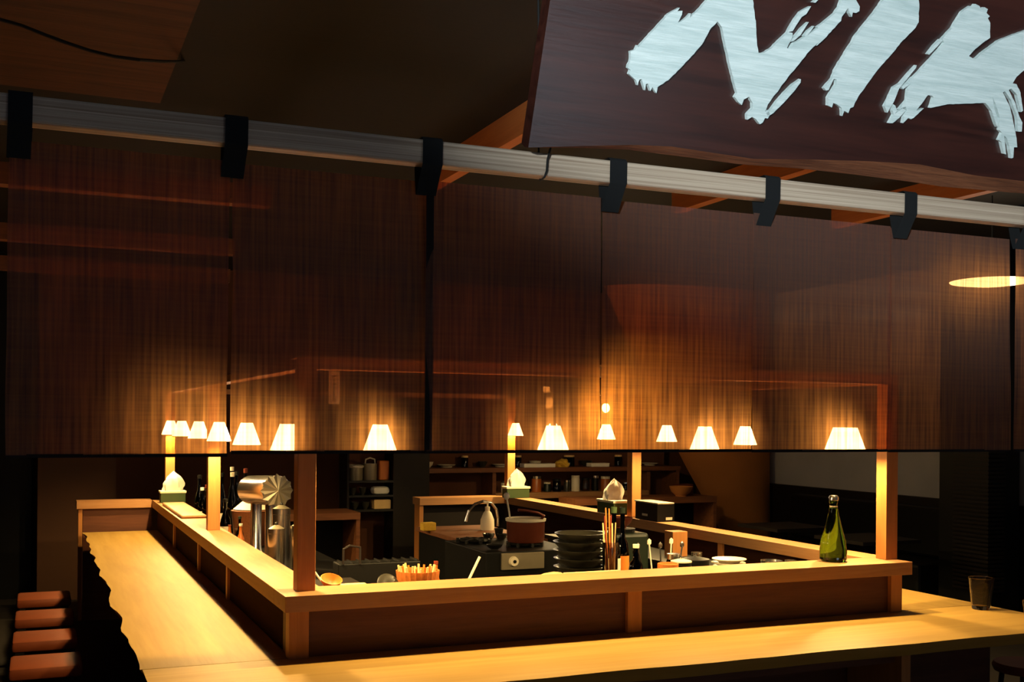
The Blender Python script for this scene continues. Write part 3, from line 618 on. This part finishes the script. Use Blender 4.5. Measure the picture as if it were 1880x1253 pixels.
for k in range(5):
    X = 2.90+.055*k; o = MB().tube([(0, 0, 0), (.012*(k-2), .01, .12+.02*(k % 2))], .004, 6).ico((.012*(k-2), .01, .13+.02*(k % 2)), .014, 1, (1, .4, 1.4)).build('spoon', ['steel', 'cream'][k % 2]); single(o, (X, 5.0, ZW+.05), 'spoon in the low tray behind the black pots, %s from the left' % ['first', 'second', 'third', 'fourth', 'fifth'][k], 'spoon', 'spoons in the low tray')
t = thing('utensil_tray', 'low black tray holding spoons behind the black pots', 'tray', (3.0, 5.0, ZW)); bx('base', 'black', t, -.16, .16, -.05, .05, 0, .048, bev=.003)
bottle((1.64, 4.66, ZW), 'small reddish bottle behind the skewer basket', .20, .022, 'amber', None, 'red')

# beer tower and steel tins behind the left ledge
bt = thing('beer_tower', 'polished steel beer tower, a drum on two pillars behind the left ledge', 'beer tower', (1.27, 6.6, ZW))
a0 = atX(447, 883, 1.235); a1 = atX(500, 896, 1.30)
a0 = Vector((1.21, 6.9, 1.21)); a1 = Vector((1.27, 6.38, 1.235))
d = (a1-a0).normalized(); rotm = d.to_track_quat('Z', 'Y').to_matrix(); Ld = (a1-a0).length; rd = .088
MB().lathe([(0, -.035), (rd*.55, -.03), (rd*.9, -.01), (rd, .02), (rd, Ld), (0, Ld)], a0, 32, rotm).build('drum', 'steel', bt, True, world=True)
b = bmesh.new(); c0 = b.verts.new(a1+d*.03); rim = []
for k in range(24):
    aa = 2*PI*k/24; rr = rd*1.12 if k % 2 == 0 else rd*.92; rim.append(b.verts.new(a1+rotm @ Vector((rr*math.cos(aa), rr*math.sin(aa), .012 if k % 2 else -.004))))
c1v = b.verts.new(a1-d*.012)
for k in range(24): b.faces.new((c0, rim[k], rim[(k+1) % 24])); b.faces.new((c1v, rim[(k+1) % 24], rim[k]))
m = MB(); m.b.free(); m.b = b; m.build('star_cap', 'brushed', bt, world=True)
for k, (X, Y) in enumerate(((1.225, 6.78), (1.26, 6.50))): MB().lathe([(.05, ZW+.001), (.05, ZW+.01), (.034, ZW+.03), (.034, 1.16), (.02, 1.165)], (X, Y, 0), 22).build('pillar', 'steel', bt, True, world=True)
def tin(loc, lab, h, r):
    t = thing('steel_tin', lab, 'canister', loc); MB().lathe([(0, 0), (r, 0), (r, h*.9), (r*1.04, h*.905), (r*1.04, h), (0, h)], seg=24).build('body', 'steel', t, True)
    MB().lathe([(0, h+.001), (r*.9, h+.001), (r*.3, h+.018), (0, h+.02)], seg=20).build('lid', 'brushed', t, True); MB().ico((0, 0, h+.026), .01, 1).build('lid_knob', 'dsteel', t); return t
tin((1.16, 5.83, ZW), 'polished steel tin right of the beer tower pillars', .25, .045); tin((1.27, 5.75, ZW), 'second steel tin, half hidden by the front left post', .27, .05); tin((1.25, 6.15, ZW), 'tall dull steel tin below the star cap', .33, .05)
t = thing('basket', 'brown woven basket left of the beer tower', 'basket', (1.30, 7.35, ZW)); MB().lathe([(0, .0), (.11, 0), (.13, .22), (.135, .225), (.12, .23), (.10, .02), (0, .015)], seg=28, pleat=.015).build('body', 'wickerd', t, True); MB().lathe([(0, .30), (.06, .285), (.12, .235), (.0, .232)], seg=28).build('cloth', 'cream', t, True)
for X, Y, h, r, m_, lb, cp, lab in [(1.16, 6.98, .22, .025, 'bglass', None, 'dgreen', 'small green capped bottle left of the beer tower pillars'), (1.12, 6.70, .20, .026, 'amber', None, 'label', 'small amber bottle touching the beer tower pillars'), (1.13, 6.92, .15, .024, 'cglass', None, 'steel', 'tiny clear shaker behind the left ledge'), (1.13, 7.18, .15, .024, 'amber', None, 'red', 'tiny amber shaker left of the green capped bottle'), (1.14, 7.42, .30, .035, 'bglass', 'label', 'black', 'dark bottle right of the middle left post')]:
    bottle((X, Y, ZW), lab, h, r, m_, lb, cp)
k = 0
for X, Y, h, lb in [(1.18, 8.0, .40, 'label'), (1.30, 8.15, .44, None), (1.15, 8.35, .34, None), (1.28, 8.5, .42, 'label'), (1.16, 8.68, .30, 'cream'), (1.30, 8.8, .46, 'label'), (1.18, 9.0, .38, None), (1.28, 9.12, .36, 'cream'), (1.42, 8.3, .46, 'label'), (1.42, 8.7, .42, None), (1.44, 9.05, .44, 'label'), (1.46, 7.75, .40, None)]:
    bottle((X, Y, ZW), 'dark bottle in the cluster behind the left ledge, %s' % ['nearest with pale label', 'tall and plain behind the nearest', 'short and plain', 'tall with pale label, mid cluster', 'lowest with cream label', 'tallest in the rear half', 'plain one near the far tissue box', 'cream labelled near the far tissue box', 'pale labelled on the inner side', 'plain on the inner side', 'farthest on the inner side', 'plain one nearest the woven basket'][k], h, .036, 'bglass', lb, ['black', 'label', 'red'][k % 3], 'bottles behind the left ledge'); k += 1

# ------------------------------------------------------------------ back of the room
def cabinet(name, label, x0, x1, y0, y1, z, m, mtop, legs=True):
    t = thing(name, label, 'cabinet', ((x0+x1)/2, y0, 0)); bx('top', mtop, t, x0, x1, y0, y1, z-.06, z, world=True); bx('back_panel', m, t, x0, x1, y1-.02, y1-.001, 0, z-.0605, world=True)
    for X in (x0, x1-.035): bx('side_panel', mtop, t, X, X+.035, y0+.01, y1-.021, 0, z-.0605, world=True)
    return t
cabinet('side_cabinet', 'low brown cabinet behind the right run of the island', 4.75, 6.34, 9.45, 9.85, .90, 'black', 'beam')
cabinet('side_cabinet', 'low brown cabinet at the back left, behind the black grill', 1.7, 2.66, 9.6, 10.1, .815, 'black', 'beam')
sh = thing('wall_shelf', 'long brown shelf unit on the back wall, crowded with jars', 'shelf', (4.75, 10.6, 0))
bx('shelf_plank', 'beam', sh, 3.5, 6.5, 10.4, 10.75, 1.12, 1.165, world=True); bx('shelf_plank', 'ledgeX', sh, 4.3, 6.1, 10.4, 10.75, .845, .905, world=True); bx('back_board', 'back', sh, 3.5, 6.5, 10.751, 10.8, 0, 2.0, world=True)
bx('shelf_plank', 'beam', sh, 3.5, 6.5, 10.45, 10.75, 1.62, 1.65, world=True)
for X in (3.5, 4.28, 6.1, 6.47): bx('upright', 'beam', sh, X, X+.04, 10.44, 10.75, 0, 1.119, world=True)
names = ['jar', 'bottle', 'dish']
desc = ['pale', 'dark', 'brown', 'cream', 'steel lidded', 'green', 'amber', 'grey']
X = 4.45; k = 0; pos = ['leftmost', 'second', 'third', 'fourth', 'fifth', 'sixth', 'seventh', 'eighth', 'ninth', 'tenth', 'eleventh', 'twelfth', 'thirteenth', 'fourteenth', 'fifteenth', 'sixteenth', 'seventeenth', 'eighteenth']
while X < 5.95 and k < 13:
    r = .035+.02*random.random(); h = .08+.09*random.random(); c = ['cream', 'bglass', 'amber', 'cglass', 'ceramic', 'dgreen', 'black'][(k*3) % 7]
    jar((X, 10.5+.05*random.random(), .905), '%s jar on the lower back shelf, %s from the left' % (['Cream', 'Dark glass', 'Amber', 'Clear glass', 'Grey', 'Green', 'Black'][(k*3) % 7].lower(), pos[k]), h, r, c, ['steel', 'label', 'black'][k % 3], group='jars on the lower back shelf'); X += r+.075; k += 1
X = 3.65; k = 0
while X < 6.3 and k < 14:
    r = .05+.04*random.random(); 
    if k % 3 == 0: bowl((X, 10.64, 1.165), 'bowl on the upper back shelf, %s object from the left' % pos[k], .06, r, ['plate', 'ceramic', 'copper'][k % 2], group='wares on the upper back shelf')
    elif k % 3 == 1: plate((X, 10.64, 1.165), 'pale flat dish on the upper back shelf, %s object from the left' % pos[k], r+.03, 'plate', 'wares on the upper back shelf', .03)
    else: jar((X, 10.64, 1.165), 'jar on the upper back shelf, %s object from the left' % pos[k], .12, r*.7, ['yellow', 'cream', 'bglass'][k % 3], 'stick', group='wares on the upper back shelf')
    X += .2; k += 1
for X0, X1, lb in ((4.62, 4.98, 'long white tray on the upper back shelf, left of the yellow bundle'), (5.40, 5.62, 'short white tray on the upper back shelf, right of the yellow bundle')):
    o = MB().box((X0-X1)/2, (X1-X0)/2, -.06, .06, 0, .04, bev=.006).build('tray', 'paper'); single(o, ((X0+X1)/2, 10.47, 1.1655), lb, 'tray')
b = bmesh.new(); bmesh.ops.create_icosphere(b, subdivisions=3, radius=.075)
for v in b.verts: v.co *= 1+.35*noise.noise(v.co*22); v.co.z = max(v.co.z*.75, -.03)+.03
m = MB(); m.b.free(); m.b = b; o = m.build('bundle', 'yellow'); single(o, (5.09, 10.47, 1.1655), 'crumpled yellow bundle on the upper back shelf', 'bundle')
o = MB().box(-.09, .09, -.06, .06, 0, .11, bev=.004).build('lattice_box', 'copper'); single(o, (6.12, 9.75, 1.0), 'reddish box above the low brown cabinet, right of the rear post', 'box'); o.location.z = .9005
bowl((5.98, 9.56, .9005), 'wide brown bowl on the low cabinet right of the rear post', .10, .12, 'clay')
# rack niche at back left with pots
rk = thing('kitchen_rack', 'open dark rack at the back left holding pots and packets', 'rack', (2.96, 10.45, 0))
for X in (2.72, 3.18): bx('upright', 'dark', rk, X, X+.02, 10.3, 10.6, 0, 1.9, world=True)
for z in (.78, .92, 1.06): bx('rack_shelf', 'dsteel', rk, 2.741, 3.179, 10.3, 10.6, z-.02, z, world=True)
bx('back_panel', 'back', rk, 2.72, 3.2, 10.601, 10.62, 0, 1.9, world=True)
p = pot((2.83, 10.42, 1.0605), 'pale steel pot on the upper rack shelf, left', .15, .075, 'brushed'); MB().lathe([(.075, .12), (.085, .125), (.085, .14), (.075, .145)], seg=24).build('rim', 'plate', p)
p = pot((2.985, 10.44, 1.0605), 'olive steel jug with loop handle on the upper rack shelf', .16, .07, 'brushed'); MB().tube([(-.05, 0, .16), (-.045, 0, .20), (0, 0, .215), (.045, 0, .20), (.05, 0, .16)], .008, 8).build('handle', 'plate', p, True)
o = MB().box(-.05, .05, -.05, .05, 0, .19, bev=.012).build('packet', 'orange'); single(o, (3.11, 10.42, 1.0605), 'orange packet standing at the right of the upper rack shelf', 'packet')
o = MB().box(-.085, .085, -.07, .07, 0, .075, bev=.03).build('folded_cloth', 'paper', None, True); single(o, (3.08, 10.42, .9205), 'white folded cloth on the middle rack shelf', 'cloth')
o = MB().box(-.085, .085, -.08, .08, 0, .09, bev=.006).build('carton', 'stick'); single(o, (3.085, 10.42, .7805), 'brown carton on the lowest rack shelf', 'carton')
for k, (X, z, r) in enumerate([(2.80, .9205, .04), (2.90, .9205, .035), (2.82, .7805, .045), (2.93, .7805, .04)]): bowl((X, 10.4, z), ['small cup on the middle rack shelf, far left', 'small cup on the middle rack shelf, beside the cloth', 'small cup on the lowest rack shelf, far left', 'small cup on the lowest rack shelf, beside the carton'][k], .07, r, 'ceramic', 'cup')
pt = bx('partition_panel', 'dark', None, 3.2, 3.55, 10.3, 10.38, 0, 3.1); pt.name = 'wall_divider'; struct(pt)
# flaring plaster pillar at the back right
b = bmesh.new(); rings = []
for z, xl in ((.0, 7.2), (.45, 6.99), (1.22, 6.50), (1.9, 6.1), (3.09, 5.5)):
    xr = 7.59; cx_ = (xl+xr)/2; rx = (xr-xl)/2; rings.append([b.verts.new((cx_+rx*math.cos(-PI*i/16), 10.35+(.25+.2*rx)*math.sin(-PI*i/16), z)) for i in range(17)])
for a, c in zip(rings, rings[1:]):
    for i in range(16): b.faces.new((a[i], a[i+1], c[i+1], c[i]))
    b.faces.new((a[16], a[0], c[0], c[16]))
m = MB(); m.b.free(); m.b = b; o = m.build('wall_flare', 'clay', None, True); struct(o)
# slatted dark pillar by the right wall
t = thing('slatted_pillar', 'black pillar of stacked slats in front of the grey right wall', 'pillar', (7.1, 6.8, 0))
bx('core', 'black', t, 7.0, 7.34, 6.6, 7.12, 0, 3.09, world=True)
m = MB()
for i in range(60): m.box(6.978+.01*noise.noise((i, 1, 1)), 7.16, 6.575, 6.95+.03*noise.noise((i, 3, 1)), .3+.034*i, .32+.034*i)
m.build('slats', 'dark', t, world=True)
t = thing('bench_sofa', 'dark upholstered bench along the right wall', 'sofa', (7.2, 8.4, 0)); bx('seat', 'black', t, 6.9, 7.52, 7.25, 9.6, 0, .45, world=True, bev=.03); bx('backrest', 'black', t, 7.35, 7.52, 7.25, 9.6, .451, .9, world=True, bev=.03)
for k, Y in enumerate((7.2, 8.3)):
    t = thing('low_table', ['dark low table in front of the bench, nearer one', 'dark low table in front of the bench, farther one'][k], 'table', (6.3, Y, 0)); bx('tabletop', 'dark', t, -.3, .3, -.3, .3, .68, .71, bev=.003); MB().lathe([(.2, 0), (.2, .015), (.03, .03), (.03, .68)], seg=16).build('pedestal', 'black', t)
# hanging menu strips
q = at(593, 679, 4.6)
t = thing('menu_strip', 'narrow cream paper menu strip hanging below the front beam by the left post', 'sign', (1.105, 4.40, 1.712)); bx('paper', 'label', t, -.022, .022, -.0015, .0015, 0, .134)
m = MB(); 
for i in range(7): m.box(-.010+.003*(i % 2), .012-.004*(i % 3), -.0021, -.0016, .014+.016*i, .019+.016*i); m.box(-.002, .0015, -.0021, -.0016, .012+.016*i, .023+.016*i)
m.build('lettering', 'dark', t)
t = thing('menu_strip', 'curled cream paper strip hanging from the back beam between two lamps', 'sign', (4.2, 9.05, 1.755)); t.location = (3.75, 9.19, 1.755); t.location = tuple(at(1006, 750, 9.19)); 
p = MB(); pts = [Vector((-.035+.012*math.sin(i*.5), -.012*math.sin(i*.6), .02*i)) for i in range(11)]
for a, c in zip(pts, pts[1:]): 
    f = [p.b.verts.new(v) for v in (a, a+Vector((.07, .004, 0)), c+Vector((.07, .004, 0)), c)]; p.b.faces.new(f)
p.build('paper', 'label', t)
MB().tube([(0, 0, .2), (0, 0, 1.34)], .0015, 5).build('string', 'cord', t)
#END2
# ------------------------------------------------------------------ light and render settings
sp = bpy.data.lights.new('street_spot', 'SPOT'); sp.energy = 1500; sp.color = (.80, .95, 1.); sp.spot_size = math.radians(38); sp.spot_blend = .5; sp.shadow_soft_size = .06
so = bpy.data.objects.new('street_spot', sp); COL.objects.link(so); so.location = (-2.0, -1.8, 1.95)
so.rotation_euler = (Vector((2.72, 2.6, 3.85))-so.location).to_track_quat('-Z', 'Y').to_euler()
ld = bpy.data.lights.new('sheen_helper_spot', 'SPOT'); ld.energy = 10000; ld.color = (.66, .82, 1.); ld.spot_size = math.radians(46); ld.spot_blend = .8; ld.shadow_soft_size = .1  # added unseen spot: brightens the paving so the sign board mirrors a cool sheen
lo = bpy.data.objects.new('sheen_helper_spot', ld); COL.objects.link(lo); lo.location = (3.4, -4.2, 4.2)
ld = bpy.data.lights.new('bulb_light', 'POINT'); ld.energy = 18; ld.color = WARM; ld.shadow_soft_size = .03
lo = bpy.data.objects.new('bulb_light', ld); COL.objects.link(lo); lo.location = (4.6, 8.6, 1.70)
w = bpy.data.worlds.new('world'); bpy.context.scene.world = w; w.use_nodes = True
bg = w.node_tree.nodes['Background']; bg.inputs[0].default_value = (.55, .7, 1., 1); bg.inputs[1].default_value = .045
sc = bpy.context.scene
sc.view_settings.view_transform = 'Standard'; sc.view_settings.look = 'None'; sc.view_settings.gamma = 1; sc.view_settings.use_curve_mapping = False
sc.view_settings.exposure = 0
sc.cycles.use_denoising = True
sc.cycles.max_bounces = 8; sc.cycles.transparent_max_bounces = 16; sc.cycles.sample_clamp_indirect = 4
